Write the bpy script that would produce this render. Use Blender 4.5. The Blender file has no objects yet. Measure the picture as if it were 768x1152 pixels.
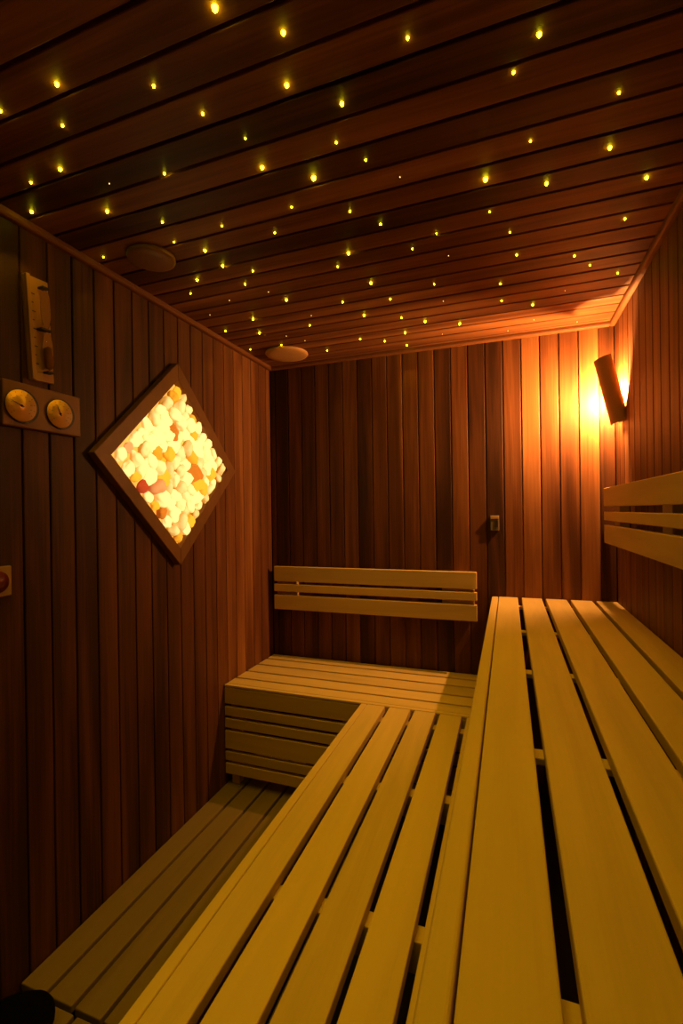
import bpy, bmesh, math, random
from mathutils import Vector, Matrix, noise
random.seed(7)
C = bpy.context.scene.collection
SC = bpy.context.scene
# ---------------------------------------------------------------- room dimensions (metres)
XL, XR, YB, YF, ZC = -1.298, 0.4625, 2.40, -1.00, 2.205
ZU, ZL, ZD = 0.932, 0.538, 0.059          # upper bench, lower bench, duckboard tops
PI = math.pi
# ---------------------------------------------------------------- camera
F, YAW, PITCH, ROLL, CAMZ = 520.11, 0.34624, -0.00076, -0.014337, 1.36
fw = Vector((-math.sin(YAW)*math.cos(PITCH), math.cos(YAW)*math.cos(PITCH), math.sin(PITCH)))
rt0 = Vector((math.cos(YAW), math.sin(YAW), 0)); up0 = rt0.cross(fw)
cr, sr = math.cos(ROLL), math.sin(ROLL)
rt = rt0*cr + up0*sr; up = -rt0*sr + up0*cr
cd = bpy.data.cameras.new('camera'); cam = bpy.data.objects.new('camera', cd); C.objects.link(cam)
cd.sensor_fit = 'HORIZONTAL'; cd.sensor_width = 36; cd.lens = F*36/768; cd.clip_start = 0.02
M = Matrix((rt, up, -fw)).transposed().to_4x4(); M.translation = (0, 0, CAMZ)
cam.matrix_world = M; SC.camera = cam

# ---------------------------------------------------------------- materials
def newmat(name):
    m = bpy.data.materials.new(name); m.use_nodes = True
    nt = m.node_tree; b = nt.nodes['Principled BSDF']
    return m, nt, b
def N(nt, t, **k):
    n = nt.nodes.new(t)
    for a, v in k.items(): setattr(n, a, v)
    return n
def ramp(nt, stops, interp='LINEAR'):
    r = N(nt, 'ShaderNodeValToRGB'); e = r.color_ramp.elements
    r.color_ramp.interpolation = interp
    while len(e) < len(stops): e.new(0.5)
    for el, (p, c) in zip(e, stops): el.position = p; el.color = (*c, 1)
    return r
def math_(nt, op, a, b=None, clamp=False):
    n = N(nt, 'ShaderNodeMath', operation=op); n.use_clamp = clamp
    for i, v in enumerate((a, b)):
        if v is None: continue
        if isinstance(v, (int, float)): n.inputs[i].default_value = v
        else: nt.links.new(v, n.inputs[i])
    return n.outputs[0]

def cedar(name, axis, gain=.82, rough=0.50):
    """boards: tint attribute r = board lightness, g = board seed, b = redness; axis = grain direction"""
    m, nt, b = newmat(name); L = nt.links.new
    tc = N(nt, 'ShaderNodeTexCoord'); at = N(nt, 'ShaderNodeAttribute', attribute_name='tint')
    sep = N(nt, 'ShaderNodeSeparateColor'); L(at.outputs['Color'], sep.inputs[0])
    cmb = N(nt, 'ShaderNodeCombineXYZ'); sh = math_(nt, 'MULTIPLY', sep.outputs[1], 37.0)
    for i in range(3): L(sh, cmb.inputs[i])
    add = N(nt, 'ShaderNodeVectorMath', operation='ADD'); L(tc.outputs['Object'], add.inputs[0]); L(cmb.outputs[0], add.inputs[1])
    def stretched(k, along):
        mp = N(nt, 'ShaderNodeMapping'); s = [k, k, k]; s[axis] = along
        mp.inputs['Scale'].default_value = s; L(add.outputs[0], mp.inputs[0]); return mp.outputs[0]
    n1 = N(nt, 'ShaderNodeTexNoise'); L(stretched(14, 0.9), n1.inputs['Vector']); n1.inputs['Scale'].default_value = 1; n1.inputs['Detail'].default_value = 3; n1.inputs['Distortion'].default_value = 0.6
    n2 = N(nt, 'ShaderNodeTexNoise'); L(stretched(150, 3.0), n2.inputs['Vector']); n2.inputs['Scale'].default_value = 1; n2.inputs['Detail'].default_value = 4
    f = math_(nt, 'ADD', sep.outputs[0], math_(nt, 'MULTIPLY', math_(nt, 'SUBTRACT', n1.outputs[0], 0.5), 1.0))
    f = math_(nt, 'ADD', f, math_(nt, 'MULTIPLY', math_(nt, 'SUBTRACT', n2.outputs[0], 0.5), 0.35), clamp=True)
    r = ramp(nt, [(0.0, tuple(gain*v for v in (.045, .015, .006))), (0.35, tuple(gain*v for v in (.16, .052, .017))),
                  (0.65, tuple(gain*v for v in (.33, .125, .04))), (1.0, tuple(gain*v for v in (.52, .24, .085)))])
    L(f, r.inputs[0]); L(r.outputs[0], b.inputs['Base Color'])
    rr = math_(nt, 'ADD', math_(nt, 'MULTIPLY', n2.outputs[0], 0.25), rough-0.1); L(rr, b.inputs['Roughness'])
    bp = N(nt, 'ShaderNodeBump'); bp.inputs['Strength'].default_value = 0.12; bp.inputs['Distance'].default_value = 0.002
    L(n2.outputs[0], bp.inputs['Height']); L(bp.outputs[0], b.inputs['Normal'])
    b.inputs['Specular IOR Level'].default_value = 0.22
    return m
def aspen(name, axis, col=(.66, .45, .17), rough=0.5):
    m, nt, b = newmat(name); L = nt.links.new
    tc = N(nt, 'ShaderNodeTexCoord'); oi = N(nt, 'ShaderNodeObjectInfo')
    sh = math_(nt, 'MULTIPLY', oi.outputs['Random'], 23.0); cmb = N(nt, 'ShaderNodeCombineXYZ')
    for i in range(3): L(sh, cmb.inputs[i])
    add = N(nt, 'ShaderNodeVectorMath', operation='ADD'); L(tc.outputs['Object'], add.inputs[0]); L(cmb.outputs[0], add.inputs[1])
    def st(k, a):
        mp = N(nt, 'ShaderNodeMapping'); s = [k, k, k]; s[axis] = a
        mp.inputs['Scale'].default_value = s; L(add.outputs[0], mp.inputs[0]); return mp.outputs[0]
    n1 = N(nt, 'ShaderNodeTexNoise'); L(st(16, 1.3), n1.inputs['Vector']); n1.inputs['Scale'].default_value = 1; n1.inputs['Distortion'].default_value = 1.2
    n2 = N(nt, 'ShaderNodeTexNoise'); L(st(220, 5), n2.inputs['Vector']); n2.inputs['Scale'].default_value = 1; n2.inputs['Detail'].default_value = 4
    f = math_(nt, 'ADD', math_(nt, 'MULTIPLY', n1.outputs[0], 0.5), math_(nt, 'MULTIPLY', n2.outputs[0], 0.15))
    f = math_(nt, 'ADD', f, 0.17)
    f = math_(nt, 'ADD', f, math_(nt, 'MULTIPLY', math_(nt, 'SUBTRACT', oi.outputs['Random'], 0.5), 0.22))
    r = ramp(nt, [(0.25, tuple(v*.78 for v in col)), (0.5, col), (0.8, tuple(min(1, v*1.12) for v in col))])
    L(f, r.inputs[0]); L(r.outputs[0], b.inputs['Base Color']); b.inputs['Roughness'].default_value = rough
    bp = N(nt, 'ShaderNodeBump'); bp.inputs['Strength'].default_value = 0.08; bp.inputs['Distance'].default_value = 0.001
    L(n2.outputs[0], bp.inputs['Height']); L(bp.outputs[0], b.inputs['Normal'])
    b.inputs['Specular IOR Level'].default_value = 0.3
    return m
def plain(name, col, rough=0.5, metal=0.0, emit=None, es=1.0, noise_amt=0.1):
    m, nt, b = newmat(name); L = nt.links.new
    tc = N(nt, 'ShaderNodeTexCoord'); n = N(nt, 'ShaderNodeTexNoise'); n.inputs['Scale'].default_value = 40
    L(tc.outputs['Object'], n.inputs['Vector'])
    r = ramp(nt, [(0.3, tuple(v*(1-noise_amt) for v in col)), (0.7, tuple(min(1, v*(1+noise_amt)) for v in col))])
    L(n.outputs[0], r.inputs[0]); L(r.outputs[0], b.inputs['Base Color'])
    b.inputs['Roughness'].default_value = rough; b.inputs['Metallic'].default_value = metal
    if emit: b.inputs['Emission Color'].default_value = (*emit, 1); b.inputs['Emission Strength'].default_value = es
    return m
ced_x, ced_z = cedar('cedar_boards_lengthwise', 0), cedar('cedar_boards_upright', 2)
ced_y = cedar('cedar_trim', 1)
asp_x, asp_y, asp_z = aspen('pale_wood_across', 0), aspen('pale_wood_lengthwise', 1), aspen('pale_wood_upright', 2)
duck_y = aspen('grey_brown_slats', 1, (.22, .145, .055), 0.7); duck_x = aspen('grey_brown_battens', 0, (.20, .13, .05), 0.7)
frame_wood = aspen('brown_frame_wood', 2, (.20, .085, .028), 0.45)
board_wood = aspen('tan_board_wood', 2, (.42, .21, .075), 0.5)
cover_wood = aspen('brown_cover_wood', 0, (.50, .27, .11), 0.45)
black = plain('black_plastic', (.012, .010, .009), 0.5)
blackcloth = plain('black_cloth', (.002, .002, .002), 0.95)
blackcloth.node_tree.nodes['Principled BSDF'].inputs['Specular IOR Level'].default_value = .05
dark_floor = plain('dark_floor_tile', (.05, .035, .025), 0.6)
steel = plain('dull_steel', (.45, .40, .34), 0.4, 0.9)
red_pl = plain('dark_red_plastic', (.12, .006, .005), 0.35)
plate_m = plain('cream_plastic', (.36, .22, .10), 0.4)
grey_pl = plain('grey_plastic', (.13, .10, .08), 0.35)
ink = plain('dark_ink', (.02, .012, .008), 0.7)
sand_m = plain('reddish_sand', (.34, .14, .07), 0.9)
shade_m = aspen('dark_shade_wood', 2, (.50, .26, .10), 0.45)

def metal_dial(name, col):
    m, nt, b = newmat(name); L = nt.links.new
    b.inputs['Metallic'].default_value = .6; b.inputs['Roughness'].default_value = 0.33
    b.inputs['Base Color'].default_value = (*col, 1)
    b.inputs['Anisotropic'].default_value = 0.85
    tg = N(nt, 'ShaderNodeTangent', direction_type='RADIAL', axis='X'); L(tg.outputs[0], b.inputs['Tangent'])
    tc = N(nt, 'ShaderNodeTexCoord'); w = N(nt, 'ShaderNodeTexNoise'); w.inputs['Scale'].default_value = 300
    L(tc.outputs['Object'], w.inputs['Vector'])
    r = math_(nt, 'ADD', math_(nt, 'MULTIPLY', w.outputs[0], 0.1), 0.42); L(r, b.inputs['Roughness'])
    return m
dial_m = metal_dial('brushed_copper_dial', (1, .52, .20))
glass, nt_, b_ = newmat('clear_glass')
b_.inputs['Transmission Weight'].default_value = 1; b_.inputs['Roughness'].default_value = 0.03; b_.inputs['IOR'].default_value = 1.2
b_.inputs['Base Color'].default_value = (.95, .9, .8, 1)

SALT = 1.0
def salt(name, lo, hi, strength):
    """salt crystal lit from behind: glow varies inside the stone and with its thickness"""
    m, nt, b = newmat(name); L = nt.links.new
    tc = N(nt, 'ShaderNodeTexCoord'); oi = N(nt, 'ShaderNodeObjectInfo')
    n = N(nt, 'ShaderNodeTexNoise'); n.inputs['Scale'].default_value = 38; n.inputs['Detail'].default_value = 3
    L(tc.outputs['Object'], n.inputs['Vector'])
    geo = N(nt, 'ShaderNodeNewGeometry'); sx = N(nt, 'ShaderNodeSeparateXYZ'); L(geo.outputs['Normal'], sx.inputs[0])
    nx = math_(nt, 'MULTIPLY', math_(nt, 'MAXIMUM', sx.outputs[0], 0.0), 0.75)
    f = math_(nt, 'ADD', math_(nt, 'MULTIPLY', n.outputs[0], 0.65), nx)
    f = math_(nt, 'ADD', f, math_(nt, 'MULTIPLY', math_(nt, 'SUBTRACT', oi.outputs['Random'], 0.62), 0.6), clamp=True)
    r = ramp(nt, [(0.12, lo), (0.85, hi)]); L(f, r.inputs[0])
    L(r.outputs[0], b.inputs['Emission Color']); b.inputs['Base Color'].default_value = (hi[0]*.3, hi[1]*.18, hi[2]*.06, 1)
    s = math_(nt, 'ADD', math_(nt, 'MULTIPLY', f, strength), strength*0.25); L(s, b.inputs['Emission Strength'])
    b.inputs['Roughness'].default_value = 0.5; b.inputs['Specular IOR Level'].default_value = 0.12
    return m
salts = {'pale': salt('lit_pale_salt', (1, .33, .012), (1, .76, .24), SALT*1.15),
         'amber': salt('lit_amber_salt', (1, .24, .004), (1, .46, .025), SALT*1.0),
         'brown': salt('lit_brown_salt', (.6, .08, .003), (.95, .27, .02), SALT*.62),
         'pink': salt('lit_pink_salt', (.95, .16, .03), (1, .40, .11), SALT*.85),
         'red': salt('lit_red_salt', (.6, .02, .005), (.85, .10, .02), SALT*.5)}
back_glow = plain('lit_backing', (.6, .4, .2), 0.6, emit=(1, .50, .08), es=SALT*1.0)
star_m = plain('lit_fibre_tip', (.9, .8, .5), 0.3, emit=(1, .88, .008), es=42)
star_dim = plain('lit_fibre_tip_faint', (.9, .8, .5), 0.3, emit=(1, .66, .16), es=3.2)
bulb_m = plain('lit_bulb', (.9, .8, .6), 0.3, emit=(1, .45, .12), es=13500)

# ---------------------------------------------------------------- mesh helpers
def bx(bm, x0, x1, y0, y1, z0, z1, bev=0.0, seg=2):
    vs = [bm.verts.new(p) for p in ((x0,y0,z0),(x1,y0,z0),(x1,y1,z0),(x0,y1,z0),(x0,y0,z1),(x1,y0,z1),(x1,y1,z1),(x0,y1,z1))]
    fs = [bm.faces.new([vs[i] for i in q]) for q in ((3,2,1,0),(4,5,6,7),(0,1,5,4),(1,2,6,5),(2,3,7,6),(3,0,4,7))]
    if bev > 0:
        es = list({e for f in fs for e in f.edges})
        bmesh.ops.bevel(bm, geom=es, offset=bev, segments=seg, profile=0.5, affect='EDGES')
    return fs
def prism(bm, pts, ax, a, b):
    """closed polygon pts (2-D) extruded along axis ax from a to b"""
    def P(p, t):
        q = list(p); q.insert(ax, t); return q
    A = [bm.verts.new(P(p, a)) for p in pts]; B = [bm.verts.new(P(p, b)) for p in pts]
    n = len(pts); bm.faces.new(A); bm.faces.new(B[::-1])
    for i in range(n): bm.faces.new((A[i], B[i], B[(i+1) % n], A[(i+1) % n]))
def lathe(bm, prof, axis='X', seg=32):
    """prof: (radius, height) pairs; revolves about the axis through the origin"""
    rings = []
    for r, h in prof:
        ring = []
        for i in range(seg if r > 1e-6 else 1):
            a = 2*PI*i/seg; c, s = r*math.cos(a), r*math.sin(a)
            ring.append(bm.verts.new({'X': (h, c, s), 'Y': (c, h, s), 'Z': (c, s, h)}[axis]))
        rings.append(ring)
    for A, B in zip(rings, rings[1:]):
        for i in range(seg):
            j = (i+1) % seg
            q = [A[i % len(A)], A[j % len(A)], B[j % len(B)], B[i % len(B)]]
            u = []
            for v in q:
                if v not in u: u.append(v)
            if len(u) > 2: bm.faces.new(u)
def link(name, bm, mat, parent=None, loc=(0,0,0), smooth=False):
    bmesh.ops.recalc_face_normals(bm, faces=bm.faces)
    me = bpy.data.meshes.new(name); bm.to_mesh(me); bm.free()
    for p in me.polygons: p.use_smooth = smooth
    me.materials.append(mat)
    o = bpy.data.objects.new(name, me); C.objects.link(o); o.location = loc
    if parent: o.parent = parent
    return o
def thing(name, label, cat, loc=(0,0,0), group=None):
    o = bpy.data.objects.new(name, None); C.objects.link(o); o.location = loc
    o['label'] = label; o['category'] = cat; o.empty_display_size = 0.05
    if group: o['group'] = group
    return o
def tag(o, label, cat, group=None):
    o['label'] = label; o['category'] = cat
    if group: o['group'] = group
    return o
def box(name, mat, b, parent=None, org=(0,0,0), bev=0.002, label=None, seg=2):
    """b in world coordinates; org = the parent's location"""
    bm = bmesh.new(); cx, cy, cz = (b[0]+b[1])/2, (b[2]+b[3])/2, (b[4]+b[5])/2
    bx(bm, b[0]-cx, b[1]-cx, b[2]-cy, b[3]-cy, b[4]-cz, b[5]-cz, bev, seg)
    o = link(name, bm, mat, parent, (cx-org[0], cy-org[1], cz-org[2]))
    if label: o['label'] = label
    return o

# ---------------------------------------------------------------- boarded walls and ceiling
def boarded(name, mat, u_ax, l_ax, n_ax, nsign, npos, grooves, length, tints, gw=0.0045, gd=0.008, bev=0.0025, thick=0.03):
    """boards laid side by side along u_ax, each running along l_ax; face at npos, its normal nsign*n_ax"""
    bm = bmesh.new(); lay = bm.loops.layers.float_color.new('tint')
    def P(u, n, l):
        q = [0, 0, 0]; q[u_ax] = u; q[l_ax] = l; q[n_ax] = npos + nsign*n; return q
    for k, (u0, u1) in enumerate(zip(grooves, grooves[1:])):
        a, b = u0 + gw/2, u1 - gw/2
        prof = [(u0, -thick), (u0, -gd), (a, -gd), (a, -bev), (a+bev*.35, -bev*.35), (a+bev, 0), (b-bev, 0), (b-bev*.35, -bev*.35), (b, -bev), (b, -gd), (u1, -gd), (u1, -thick)]
        A = [bm.verts.new(P(u, n, length[0])) for u, n in prof]; B = [bm.verts.new(P(u, n, length[1])) for u, n in prof]
        t = tints[k] if k < len(tints) else random.uniform(.3, .6)
        col = (t, random.random(), random.random(), 1)
        fs = [bm.faces.new((A[i], A[(i+1) % len(A)], B[(i+1) % len(A)], B[i])) for i in range(len(A))]
        fs += [bm.faces.new(A), bm.faces.new(B)]
        for f in fs:
            for lp in f.loops: lp[lay] = col
    o = link(name, bm, mat); o['kind'] = 'structure'; return o
def series(a, step, lo, hi):
    g = a
    while g - step > lo + .01: g -= step
    out = [lo]
    while g < hi - .01:
        if g > lo + .01: out.append(g)
        g += step
    return out + [hi]
# back wall, boards listed from the left corner; the lightness is set board by board
gb = series(.398, .0832, XL, XR)
tb = [.12, .06, .26, .20, .28, .26, .44, .10, .38, .42, .26, .34, .14, .40, .22, .08, .40, .54, .38, .34, .60, .20]
boarded('wall_back', ced_z, 0, 2, 1, -1, YB, gb, (0, ZC), tb)
gl = series(.931, .0835, YF, YB)
kl = [i for i, g in enumerate(gl) if abs(g-.931) < .02][0]
tl = [random.uniform(.04, .18) for _ in range(kl-2)] + [.16, .06] + [.16, .10, .02, .18, .12, .20, .12, .22, .20, .24, .28, .40, .42, .55, .48, .40, .36, .36]  # boards darker towards the near end: the wall's shade put into their tints
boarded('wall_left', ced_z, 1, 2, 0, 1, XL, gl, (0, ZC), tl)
gr = series(2.151, .0835, YF, YB)
random.seed(11)
tr = [random.uniform(.24, .48) for _ in gr]
boarded('wall_right', ced_z, 1, 2, 0, -1, XR, gr, (0, ZC), tr)
gc = series(.8575, .0835, YF, YB)
kc = [i for i, g in enumerate(gc) if abs(g-.8575) < .02][0]
random.seed(5)
tcl = [random.uniform(.3, .45) for _ in range(kc-3)] + [.42, .34, .40] + [.10, .50, .26, .56, .40, .18, .46, .42, .44, .46, .36, .48, .44, .46, .42, .46, .48, .5, .5]
boarded('ceiling', ced_x, 1, 0, 2, -1, ZC, gc, (XL, XR), tcl, gw=.0085, gd=.012, bev=.002)
boarded('wall_front', ced_z, 0, 2, 1, 1, YF, gb, (0, ZC), [])
bm = bmesh.new(); bx(bm, XL-.03, XR+.03, YF-.03, YB+.03, -.05, 0); o = link('floor', bm, dark_floor); o['kind'] = 'structure'
def trim(name, mat, pts, ax, a, b):
    bm = bmesh.new(); lay = bm.loops.layers.float_color.new('tint'); prism(bm, pts, ax, a, b)
    for f in bm.faces:
        for lp in f.loops: lp[lay] = (.42, random.random(), .5, 1)
    o = link(name, bm, mat); o['kind'] = 'structure'; return o
S = .020
qr = [(0, 0), (S, 0)] + [(S - S*.55*(1-math.cos(a*PI/12)), -S*.45 - S*.55*math.sin(a*PI/12)) for a in range(0, 7)] + [(0, -S)]
trim('trim_1', ced_y, [(XL+u, ZC+v) for u, v in qr], 1, YF, YB)
trim('trim_2', ced_y, [(XR-u, ZC+v) for u, v in qr], 1, YF, YB)
trim('trim_3', ced_x, [(YB-u, ZC+v) for u, v in qr], 0, XL+S, XR-S)

# ---------------------------------------------------------------- benches
TH = .028
# upper bench along the right wall
ub = thing('upper_bench', 'high pale slatted wooden bench running along the right wall', 'bench', (.19, .75, 0)); og = (.19, .75, 0)
Y0 = -.70
box('front_edge', asp_y, (-.082, -.052, Y0, YB-.003, ZU-.045, ZU), ub, og, .005, seg=3)
for a, b in ((-.049, .038), (.055, .145), (.161, .252), (.268, .358), (.374, .460)):
    box('slat', asp_y, (a, b, Y0, YB-.003, ZU-TH, ZU), ub, og, .003)
for y in (2.33, 1.854, 1.396, .934, .455, .01, -.45):
    box('crossbar', asp_x, (-.050, .458, y-.018, y+.018, ZU-TH-.014, ZU-TH-.0005), ub, og, .002)
for z0, z1 in ((ZU-.13, ZU-.05), (ZU-.185, ZU-.145), (ZU-.24, ZU-.20), (ZU-.335, ZU-.255)):
    box('fascia_rail', asp_y, (-.076, -.056, Y0, YB-.004, z0, z1), ub, og, .003)
for y in (2.33, .934, -.45):
    box('leg', asp_z, (-.054, -.014, y-.02, y+.02, 0.001, ZU-TH-.0145), ub, og, .002)
# lower bench in front of it
lb = thing('lower_bench', 'low pale slatted wooden bench in front of the high right bench', 'bench', (-.34, .6, 0)); og = (-.34, .6, 0)
Y1 = 1.889
for a, b in ((-.577, -.499), (-.480, -.391), (-.374, -.288), (-.271, -.185), (-.166, -.090)):
    box('slat', asp_y, (a, b, Y0, Y1, ZL-TH, ZL), lb, og, .003)
box('front_edge', asp_y, (-.605, -.5785, Y0, Y1, ZL-.045, ZL), lb, og, .004, seg=3)
for y in (1.826, 1.380, .922, .465, .01, -.45):
    box('crossbar', asp_x, (-.575, -.09, y-.020, y+.020, ZL-TH-.066, ZL-TH-.0005), lb, og, .002)
for z0, z1 in ((ZL-.135, ZL-.048), (ZL-.185, ZL-.145), (ZL-.25, ZL-.205), (ZL-.35, ZL-.26), (ZL-.405, ZL-.36)):
    box('fascia_rail', asp_y, (-.599, -.579, Y0, Y1, z0, z1), lb, og, .003)
for y in (1.78, .60, -.5):
    for x in (-.56, -.12):
        box('leg', asp_z, (x-.017, x+.017, y-.02, y+.02, ZD+.001, ZL-TH-.067), lb, og, .002)
# rear bench across the back wall
rb = thing('rear_bench', 'low pale slatted wooden bench across the back wall with a railed front', 'bench', (-.7, 2.14, 0)); og = (-.7, 2.14, 0)
X0, X1 = XL+.004, -.088
box('front_edge', asp_x, (X0, X1, 1.893, 1.915, ZL-.012, ZL), rb, og, .003)
for a, b in ((1.917, 1.989), (2.002, 2.090), (2.104, 2.202), (2.217, 2.302), (2.317, 2.392)):
    box('slat', asp_x, (X0, X1, a, b, ZL-TH, ZL), rb, og, .003)
for x in (-1.27, -.95, -.62, -.30, -.12):
    box('crossbar', asp_y, (x-.02, x+.02, 1.918, 2.39, ZL-TH-.06, ZL-TH-.0005), rb, og, .002)
for z0, z1 in ((.447, ZL-.013), (.390, .434), (.332, .377), (.232, .319), (.176, .219), (.112, .163)):
    box('fascia_rail', asp_x, (X0, X1, 1.893, 1.913, z0, z1), rb, og, .003)
for x in (-1.25, -.68, -.14):
    box('leg', asp_z, (x-.02, x+.02, 1.9135, 1.953, ZD+.001, ZL-TH-.061), rb, og, .002)
# backrests
br = thing('backrest', 'pale three-rail wooden backrest on the back wall above the low rear bench', 'backrest', (-.7, 2.37, .93)); og = (-.7, 2.37, .93)
for z0, z1 in ((.971, 1.055), (.914, .956), (.813, .894)):
    box('rail', asp_x, (-1.258, -.150, 2.340, 2.362, z0, z1), br, og, .003)
for a, b in ((-1.250, -1.13), (-.32, -.165)):
    box('bracket', asp_z, (a, b, 2.3625, 2.3995, .825, 1.045), br, og, .002)
br = thing('backrest', 'pale three-rail wooden backrest on the right wall above the high bench', 'backrest', (.43, .8, 1.33)); og = (.43, .8, 1.33)
for z0, z1 in ((1.366, 1.449), (1.304, 1.343), (1.203, 1.285)):
    box('rail', asp_y, (XR-.058, XR-.036, -.6, 2.362, z0, z1), br, og, .003)
for y in (2.205, 1.56, .915, .27, -.375):
    box('bracket', asp_z, (XR-.0355, XR-.0005, y-.045, y+.045, 1.215, 1.438), br, og, .002)

# ---------------------------------------------------------------- duckboards on the floor
def duckboard(label, x0, n, y0, y1, battens):
    og = (x0+.3, (y0+y1)/2, 0); t = thing('duckboard', label, 'duckboard', og)
    for i in range(n):
        a = x0 + i*.100
        box('slat', duck_y, (a, min(a+.088, -.0), y0, y1, ZD-.022, ZD), t, og, .003)
    for y in battens: box('batten', duck_x, (x0+.01, x0+n*.1-.02, y-.02, y+.02, .001, ZD-.0225), t, og, .002)
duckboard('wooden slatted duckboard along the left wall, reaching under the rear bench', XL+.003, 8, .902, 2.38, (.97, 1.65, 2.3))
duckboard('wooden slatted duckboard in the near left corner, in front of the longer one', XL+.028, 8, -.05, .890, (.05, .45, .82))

# black bag resting on the near duckboard
bm = bmesh.new(); bmesh.ops.create_icosphere(bm, subdivisions=4, radius=1)
for v in bm.verts:
    c = v.co.copy(); n = 1 + .05*noise.noise(c*2.1) + .02*noise.noise(c*6)
    v.co = Vector((c.x*.120, c.y*.20, max(c.z, -.55)*.066))*n
zb = -min(v.co.z for v in bm.verts)
bag = link('bag', bm, blackcloth, None, (-1.158, .678, ZD+zb+.0005), True)
tag(bag, 'soft rounded black bag on the near duckboard in the lower left corner', 'bag')

# ---------------------------------------------------------------- salt lamp on the left wall
CY, CZ, HO, HI, PR = 1.560, 1.565, .415, .345, .032
sl = thing('salt_lamp', 'diamond-shaped wooden frame of glowing yellow and orange salt stones on the left wall', 'lamp', (XL, CY, CZ))
def ring_pt(h, k): return [(0, h), (h, 0), (0, -h), (-h, 0)][k % 4]
for k in range(4):
    bm = bmesh.new(); a, b = ring_pt(HO, k), ring_pt(HO, k+1); c, d = ring_pt(HI, k+1), ring_pt(HI, k)
    prism(bm, [a, b, c, d], 0, .0006, PR)
    bmesh.ops.bevel(bm, geom=list(bm.edges), offset=.0015, segments=2, affect='EDGES')
    link('frame_side', bm, frame_wood, sl)
bm = bmesh.new(); h = HI-.002; prism(bm, [ring_pt(h, k) for k in range(4)], 0, .0006, .003); link('backlight', bm, back_glow, sl)
stones = []
for v_ in range(9):
    bm = bmesh.new(); bmesh.ops.create_icosphere(bm, subdivisions=3, radius=1)
    s = Vector((v_*3.1, v_*1.7, 5)); ex = (.85, random.uniform(.85, 1.15), random.uniform(.9, 1.3))
    for v in bm.verts:
        c = v.co.copy(); n = 1 + .28*noise.noise(c*1.3+s) + .10*noise.noise(c*3.1+s)
        v.co = Vector((c.x*ex[0], c.y*ex[1], c.z*ex[2]))*n
    bmesh.ops.dissolve_limit(bm, angle_limit=.10, verts=bm.verts, edges=bm.edges)
    me = bpy.data.meshes.new('salt_stone'); bm.to_mesh(me); bm.free()
    for p in me.polygons: p.use_smooth = True
    stones.append(me)
# where the darker stones sit, in wall coordinates (y, z) relative to the lamp's centre
special = [((-.02, .255), 'amber', 1.1, 'amber salt stone'), ((-.03, .105), 'brown', 1.1, 'brown salt stone'), ((.05, -.035), 'brown', 1.35, 'brown salt stone'),
           ((.07, .055), 'amber', 1.2, 'amber salt stone'), ((-.075, -.055), 'amber', 1.1, 'amber salt stone'), ((-.205, -.115), 'red', 1.0, 'red salt stone'),
           ((-.105, -.210), 'brown', 1.1, 'brown salt stone'), ((-.150, -.085), 'pink', 1.1, 'pink salt stone'), ((-.255, .035), 'pink', .9, 'pink salt stone'),
           ((.195, -.015), 'amber', 1.0, 'amber salt stone'), ((.115, -.085), 'amber', 1.1, 'amber salt stone'), ((-.04, .03), 'amber', 1.1, 'amber salt stone'),
           ((-.09, -.01), 'amber', .9, 'amber salt stone'), ((.10, .12), 'amber', .8, 'amber salt stone')]
random.seed(21); pts = []
G = 10; st = (HI*math.sqrt(2)-.018)/G
for i in range(G):
    for j in range(G):
        a = (i-(G-1)/2)*st + random.uniform(-.006, .006); b = (j-(G-1)/2)*st + random.uniform(-.006, .006)
        pts.append(((a-b)/math.sqrt(2), (a+b)/math.sqrt(2), min(i, G-1-i, j, G-1-j)))
kinds = {}
for (sy, sz), kd, sc, lab in special:
    i = min((k for k in range(len(pts)) if k not in kinds), key=lambda k: (pts[k][0]-sy)**2+(pts[k][1]-sz)**2); kinds[i] = (kd, sc, lab)
base_me = {}
for k, (y, z, edge) in enumerate(pts):
    kd, sc, lab = kinds.get(k, (('amber', 1, 'amber salt stone') if random.random() < .12 else ('pale', 1, None))); vi = random.randrange(len(stones))
    if (kd, vi) not in base_me:
        m2 = stones[vi].copy(); m2.materials.append(salts[kd]); base_me[(kd, vi)] = m2
    o = bpy.data.objects.new('salt_stone', base_me[(kd, vi)]); C.objects.link(o); o.parent = sl
    r = (random.uniform(.028, .038) if edge else random.uniform(.023, .028))*sc
    o.location = (.012 + r*.45 + (random.uniform(-.004, .012) if edge else 0), y, z); o.scale = (r*.8, r, r)
    o.rotation_euler = (random.uniform(0, 2*PI), random.uniform(-.5, .5), random.uniform(-.5, .5))
    if lab: o['label'] = lab

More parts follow.
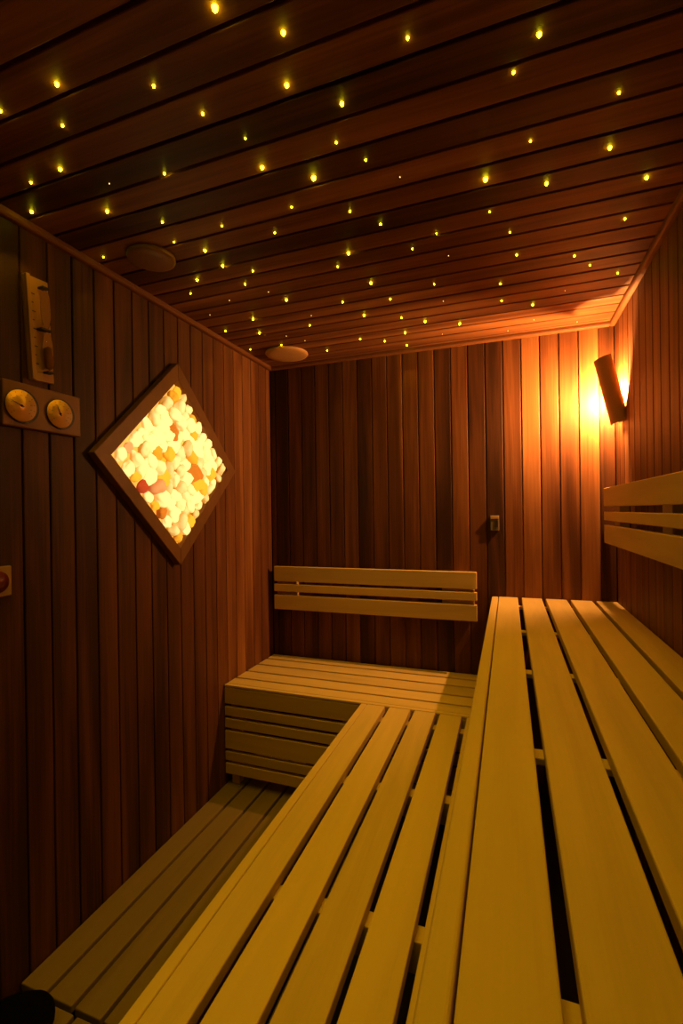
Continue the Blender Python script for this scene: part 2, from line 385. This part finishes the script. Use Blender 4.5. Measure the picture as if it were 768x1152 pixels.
# ---------------------------------------------------------------- wall lamp by the right corner
LY = 2.24
wl = thing('wall_lamp', 'tilted dark wooden half-round lamp high on the right wall by the corner', 'lamp', (XR, LY, 1.72))
LXB, LZB, LXT, LZT = .450, 1.722, .388, 2.000      # shade chord centre, bottom and top
def shade():
    bm = bmesh.new(); nseg, nl = 20, 2; R_, dep, th, rot = .044, .026, .005, math.radians(34)
    ax = Vector((LXT-LXB, 0, LZT-LZB)).normalized(); out = Vector((-ax.z, 0, ax.x)); side = Vector((0, 1, 0))
    # turn the opening a little towards the corner
    o2 = (out*math.cos(rot) - side*math.sin(rot)); s2 = (side*math.cos(rot) + out*math.sin(rot))
    Lh = (Vector((LXT, 0, LZT))-Vector((LXB, 0, LZB))).length
    def prof(off):
        return [(math.cos(PI*i/nseg)*(R_-off), math.sin(PI*i/nseg)*(dep-off)) for i in range(nseg+1)]
    rows = []
    for t in (0, 1):
        row = []
        for off in (0, th):
            ps = prof(off)
            row.append([bm.verts.new(Vector((LXB-XR, 0, LZB-1.72)) + ax*Lh*t + s2*u + o2*v) for u, v in ps])
        rows.append(row)
    (a0, a1), (b0, b1) = rows
    for i in range(nseg):
        bm.faces.new((a0[i], a0[i+1], b0[i+1], b0[i])); bm.faces.new((a1[i], b1[i], b1[i+1], a1[i+1]))
        bm.faces.new((a0[i], a1[i], a1[i+1], a0[i+1])); bm.faces.new((b0[i], b0[i+1], b1[i+1], b1[i]))
    for i in (0, nseg): bm.faces.new((a0[i], b0[i], b1[i], a1[i]))
    return bm
sh = link('lamp_shade', shade(), shade_m, wl, smooth=False)
# solid foot closing the shade at the bottom and fixing it to the wall
box('mounting_block', shade_m, (.446, XR-.0006, LY-.034, LY+.030, 1.724, 1.772), wl, (XR, LY, 1.72), .004)
bm = bmesh.new(); lathe(bm, [(0, -.020), (.005, -.019), (.0075, -.013), (.0075, .013), (.005, .019), (0, .020)], 'Z', 16)
bl = link('bulb', bm, bulb_m, wl, (.416-XR, .046, 1.852-1.72), True)

# ---------------------------------------------------------------- round covers on the ceiling
def cover(label, x, y, r, mat):
    bm = bmesh.new(); lathe(bm, [(0, -.022), (r*.55, -.0215), (r*.85, -.019), (r*.96, -.015), (r, -.009), (r*.99, -.004), (r*.8, -.0003), (0, -.0003)], 'Z', 48)
    o = link('round_cover', bm, mat, None, (x, y, ZC), True); tag(o, label, 'ceiling cover')
cover('round pale wooden ceiling cover by the far left corner', -1.09, 2.205, .112, cover_wood)
cover('round ceiling cover in shadow above the left wall, nearer the camera', -1.085, 1.215, .076, frame_wood)  # darker wood than the far cover, its shade put into the colour

# ---------------------------------------------------------------- sand timer
tx, ty, tz = XL, .978, 1.905
tm = thing('sand_timer', 'tall narrow wooden sand timer hanging on the left wall above the dials', 'sand timer', (tx, ty, tz)); og = (tx, ty, tz)
box('board', board_wood, (XL+.0006, XL+.012, ty-.037, ty+.037, tz-.150, tz+.150), tm, og, .002)
box('side_rail', board_wood, (XL+.0125, XL+.022, ty-.037, ty-.025, tz-.150, tz+.150), tm, og, .002)
bm = bmesh.new()
prof = [(.002, -.115), (.010, -.108), (.0125, -.090), (.0125, -.040), (.010, -.018), (.003, -.004), (.0022, 0), (.003, .004), (.010, .018), (.0125, .040), (.0125, .090), (.010, .108), (.002, .115)]
lathe(bm, prof, 'Z', 20); gt = link('glass_tube', bm, glass, tm, (.027, .012, 0), True)
bm = bmesh.new(); lathe(bm, [(0, -.113), (.008, -.107), (.0112, -.090), (.0112, -.055), (0, -.045)], 'Z', 16); link('sand', bm, sand_m, gt, (0, 0, 0), True)
for z in (-.122, 0, .122):
    box('clip', black, (XL+.0125, XL+.034, ty+.002 if z else ty-.010, ty+.024, tz+z-.003, tz+z+.003), tm, og, .001)
for i in range(9):
    z = tz-.10+i*.025; box('scale_mark', ink, (XL+.0121, XL+.0127, ty-.020, ty-.020+(.012 if i % 2 == 0 else .007), z-.0012, z+.0012), tm, og, 0)
tm.rotation_euler = (math.radians(3.2), 0, 0)
# ---------------------------------------------------------------- two dials on a board
gy, gz = .985, 1.672
gg = thing('sauna_gauge', 'wooden board with two round copper dials on the left wall', 'gauge', (XL, gy, gz)); og = (XL, gy, gz)
bm = bmesh.new(); bx(bm, .0001, .020, -.122, .122, -.063, .063, .004); link('board', bm, frame_wood, gg)
for dy, rr, needle, nl in ((-.076, .044, math.radians(160), .030), (.042, .042, math.radians(115), .022)):
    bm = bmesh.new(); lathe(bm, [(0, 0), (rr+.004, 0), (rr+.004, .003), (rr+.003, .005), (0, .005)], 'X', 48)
    shadow_disc = link('dial_shadow_disc', bm, black, gg, (.0203, dy+.008, -.004), False)  # black disc set off-centre, standing in for the dial's cast shadow
    bm = bmesh.new(); lathe(bm, [(0, 0), (rr, 0), (rr, .0012), (0, .0014)], 'X', 64)
    face = link('dial_face', bm, dial_m, shadow_disc, (.0053, -.006, 0), True); face['label'] = 'brushed copper dial face'
    bm = bmesh.new()
    for q in range(11):
        a = math.radians(-40 + q*26); c, s = math.cos(a), math.sin(a)
        r0, r1, w = rr*.80, rr*.90, .0004
        vs = [bm.verts.new((0, c*r+s*w*e, s*r-c*w*e)) for r, e in ((r0, -1), (r1, -1), (r1, 1), (r0, 1))]; bm.faces.new(vs)
        for t in range(2):
            rc = rr*.64; yy, zz = c*rc+(t-.5)*.003, s*rc; w2, h2 = .0005, .0012
            vs = [bm.verts.new((0, yy+i*w2, zz+j*h2)) for i, j in ((-1,-1),(1,-1),(1,1),(-1,1))]; bm.faces.new(vs)
    link('dial_marks', bm, ink, shadow_disc, (.0073, -.006, 0))
    bm = bmesh.new(); c, s = math.cos(needle), math.sin(needle)
    P2 = lambda r, w: (c*r - s*w, s*r + c*w)
    prism(bm, [P2(-.007, -.0014), P2(nl, -.0005), P2(nl, .0005), P2(-.007, .0014)], 0, .0080, .0088)
    link('needle', bm, black, shadow_disc, (0, -.006, 0))
    bm = bmesh.new(); lathe(bm, [(0, .0070), (.0032, .0070), (.0032, .010), (0, .0112)], 'X', 16); link('hub', bm, black, shadow_disc, (0, -.006, 0), smooth=True)
# ---------------------------------------------------------------- switches
sw = thing('push_button', 'cream wall plate with a round dark red button on the left wall', 'button', (XL, .848, 1.184)); og = (XL, .848, 1.184)
box('plate', plate_m, (XL+.0001, XL+.010, .807, .889, 1.143, 1.225), sw, og, .003)
bm = bmesh.new(); lathe(bm, [(0, 0), (.028, 0), (.030, .003), (.029, .007), (.020, .009), (.019, .013), (.010, .017), (0, .018)], 'X', 32); link('button_cap', bm, red_pl, sw, (.0102, 0, 0), True)
ts = thing('temperature_sensor', 'small grey sensor box on the back wall left of the wall lamp', 'sensor', (-.064, YB, 1.293)); og = (-.064, YB, 1.293)
box('housing', grey_pl, (-.085, -.043, YB-.012, YB-.0006, 1.256, 1.330), ts, og, .003)
box('cap', plate_m, (-.083, -.045, YB-.015, YB-.0125, 1.314, 1.328), ts, og, .001, 'cream cap')
bm = bmesh.new()
for i in range(3): bx(bm, .002+i*.005, .0045+i*.005, -.0145, -.0123, -.020, .012)
link('vent_slots', bm, black, ts)
# small screw standing on the duckboard slat at the far end
bm = bmesh.new(); lathe(bm, [(0, 0), (.004, 0), (.004, .002), (.0018, .0025), (.0018, .014), (.0035, .015), (.003, .018), (0, .0185)], 'Z', 16)
tag(link('screw', bm, steel, None, (-1.225+.012, 1.90-.02, ZD+.0002), True), 'small steel screw standing on the far end of the duckboard', 'screw')

# ---------------------------------------------------------------- ceiling stars: image position -> point on the ceiling -> real place
stars = [(64,94,4),(70.3,141,3),(173,96.4,3),(0.5,124.5,3),(241.7,7.8,5),(318.5,36,4),(322.4,95.3,4),(227.9,127.6,3),(384.4,116,4),(458.3,42.2,3),(577.6,81,3),
 (606.3,38,4),(695.9,103.9,3),(67.7,189.8,4),(34.9,205.2,3),(35.7,237.8,4),(122.9,206.3,1),(120.6,237.2,4),(185.2,195.3,3),(182.6,249.5,3),(116.1,289,2),(195.8,272,2),
 (275.8,155.5,2),(294.8,188,4),(378,160,2),(352.6,199.5,5),(327.9,233,2),(249.5,254,2),(309,261.7,2),(393.5,237.5,3),(230.5,281.5,4),(392.2,285.4,4),(379.7,299.7,3),
 (411,179.7,2),(449.7,199,1),(546,201,5),(427.9,252,3),(550.5,238,2),(490.9,262.5,2),(463.8,279.7,2),(504.4,287.5,1),(573.2,261.2,2),(581,286.5,3),(596.4,158.3,2),
 (685.7,165.6,4),(614.6,206,4),(727,199.5,4),(702.6,246,3),(646,287.5,3),(663.3,298,3),(252,300,4),(284.3,304.6,3),(221.6,314.7,4),(275.5,319.6,3),(214.3,330,2),
 (258,337.8,1),(301.8,328.3,1),(236,354,1),(284.8,358.8,4),(253.6,372.3,3),(291.7,374.4,4),(316.3,387.8,2),(281.5,393,2),(417.2,318,4),(321.9,337,4),(385.3,339.6,3),
 (438.9,336.4,3),(409.4,354.4,4),(350,355,1),(348.5,365.9,2),(322,378,1),(343,383.4,1),(367.8,394.3,3),(405,381.2,3),(432.7,383.6,3),(488.2,319.4,2),(498.4,338.7,1),
 (451.5,357.3,3),(478,361.5,4),(517,363.9,4),(455.7,373.9,4),(497.3,375.7,1),(457.4,388.1,3),(694.6,307,3),(562.7,319,3),(635.4,326.9,1),(564,338.3,3),(599,342.7,4),
 (600.4,359.6,1),(649,361.9,1),(571.3,372,1)]
STARK = .72
RAD = {1: .0013, 2: .0020, 3: .0026, 4: .0038, 5: .0052}
SIZE = {1: 'faint pinprick', 2: 'small', 3: 'medium', 4: 'large', 5: 'very large'}
star_me = {}
for k in RAD:
    bm = bmesh.new(); r = RAD[k]
    lathe(bm, [(0, -r*1.7), (r*.45, -r*1.5), (r*.85, -r*.95), (r, 0), (r*1.0, .002), (0, .002)], 'Z', 12)
    me = bpy.data.meshes.new('star_light'); bm.to_mesh(me); bm.free()
    me.materials.append(star_dim if k == 1 else star_m)
    for p in me.polygons: p.use_smooth = True
    star_me[k] = me
STAR_W = {1: .15, 2: .45, 3: .9, 4: 1.5, 5: 2.2}; star_ld = {}
for k, e in STAR_W.items():
    l_ = bpy.data.lights.new('star_beam', 'SPOT'); l_.energy = e*STARK; l_.color = (1, .60, .012)
    l_.spot_size = math.radians(74); l_.spot_blend = .6; l_.shadow_soft_size = .004; star_ld[k] = l_
def star(x, y, k):
    o = bpy.data.objects.new('star_light', star_me[k]); C.objects.link(o); o.location = (x, y, ZC)
    b = bpy.data.objects.new('star_beam', star_ld[k]); C.objects.link(b); b.parent = o; b.location = (0, 0, -.012)
    return o
def ordinal(n):
    w = 'first second third fourth fifth sixth seventh eighth ninth tenth eleventh twelfth thirteenth fourteenth fifteenth sixteenth seventeenth eighteenth nineteenth'.split()
    if n < 20: return w[n-1]
    t, u = divmod(n, 10)
    return {2: 'twentieth', 3: 'thirtieth', 4: 'fortieth'}[t] if u == 0 else {2: 'twenty-', 3: 'thirty-', 4: 'forty-'}[t] + w[u-1]
placed = []
random.seed(3); tries = []
while len(tries) < 34:                                            # unseen stars added behind the camera, sized up to light the near benches
    x, y, k = random.uniform(XL+.08, XR-.08), random.uniform(YF+.1, .35), random.choice((3, 4, 4, 5))
    if fw.dot(Vector((x, y, ZC-CAMZ))) > .02 and abs(math.atan2(ZC-CAMZ, fw.dot(Vector((x, y, 0))))) < math.radians(50): continue
    if any((x-a)**2+(y-b)**2 < .12**2 for a, b, _ in tries): continue
    tries.append((x, y, k))
for x, y, k in tries:
    bi = max(i for i, g in enumerate(gc[:-1]) if g <= y); placed.append([x, min(max(y, gc[bi]+.01), gc[bi+1]-.01), k, bi])
for px, py, k in stars:
    d = fw*F + rt*(px-384) - up*(py-576); t = (ZC-CAMZ)/d.z
    x, y = d.x*t, d.y*t
    bi = max(i for i, g in enumerate(gc[:-1]) if g <= y)          # the board it sits in
    y = min(max(y, gc[bi]+.0035+.001+RAD[k]), gc[bi+1]-.0035-.001-RAD[k]); x = min(max(x, XL+.03), XR-.03)
    placed.append([x, y, k, bi])
boards = {}
for s in placed: boards.setdefault(s[3], []).append(s)
nb = len(gc)-1
for bi, ss in boards.items():
    ss.sort(key=lambda s: s[0])
    for j, (x, y, k, _) in enumerate(ss):
        o = star(x, y, k)
        where = 'ceiling board %s from the back wall' % ordinal(nb-bi)
        pos = '' if len(ss) == 1 else ', %s from the left' % ordinal(j+1)
        if len(ss) == 1: pos = ', alone'
        tag(o, '%s yellow star light, %s%s' % (SIZE[k], where, pos), 'ceiling light', 'star lights in the ceiling')

# ---------------------------------------------------------------- world and view
w = bpy.data.worlds.new('world'); SC.world = w; w.use_nodes = True
w.node_tree.nodes['Background'].inputs[0].default_value = (0, 0, 0, 1)
SC.view_settings.view_transform = 'Standard'; SC.view_settings.look = 'None'
SC.view_settings.gamma = 1; SC.view_settings.use_curve_mapping = False
SC.view_settings.exposure = 0.0
SC.cycles.use_denoising = True
SC.cycles.sample_clamp_indirect = 4
SC.cycles.max_bounces = 10
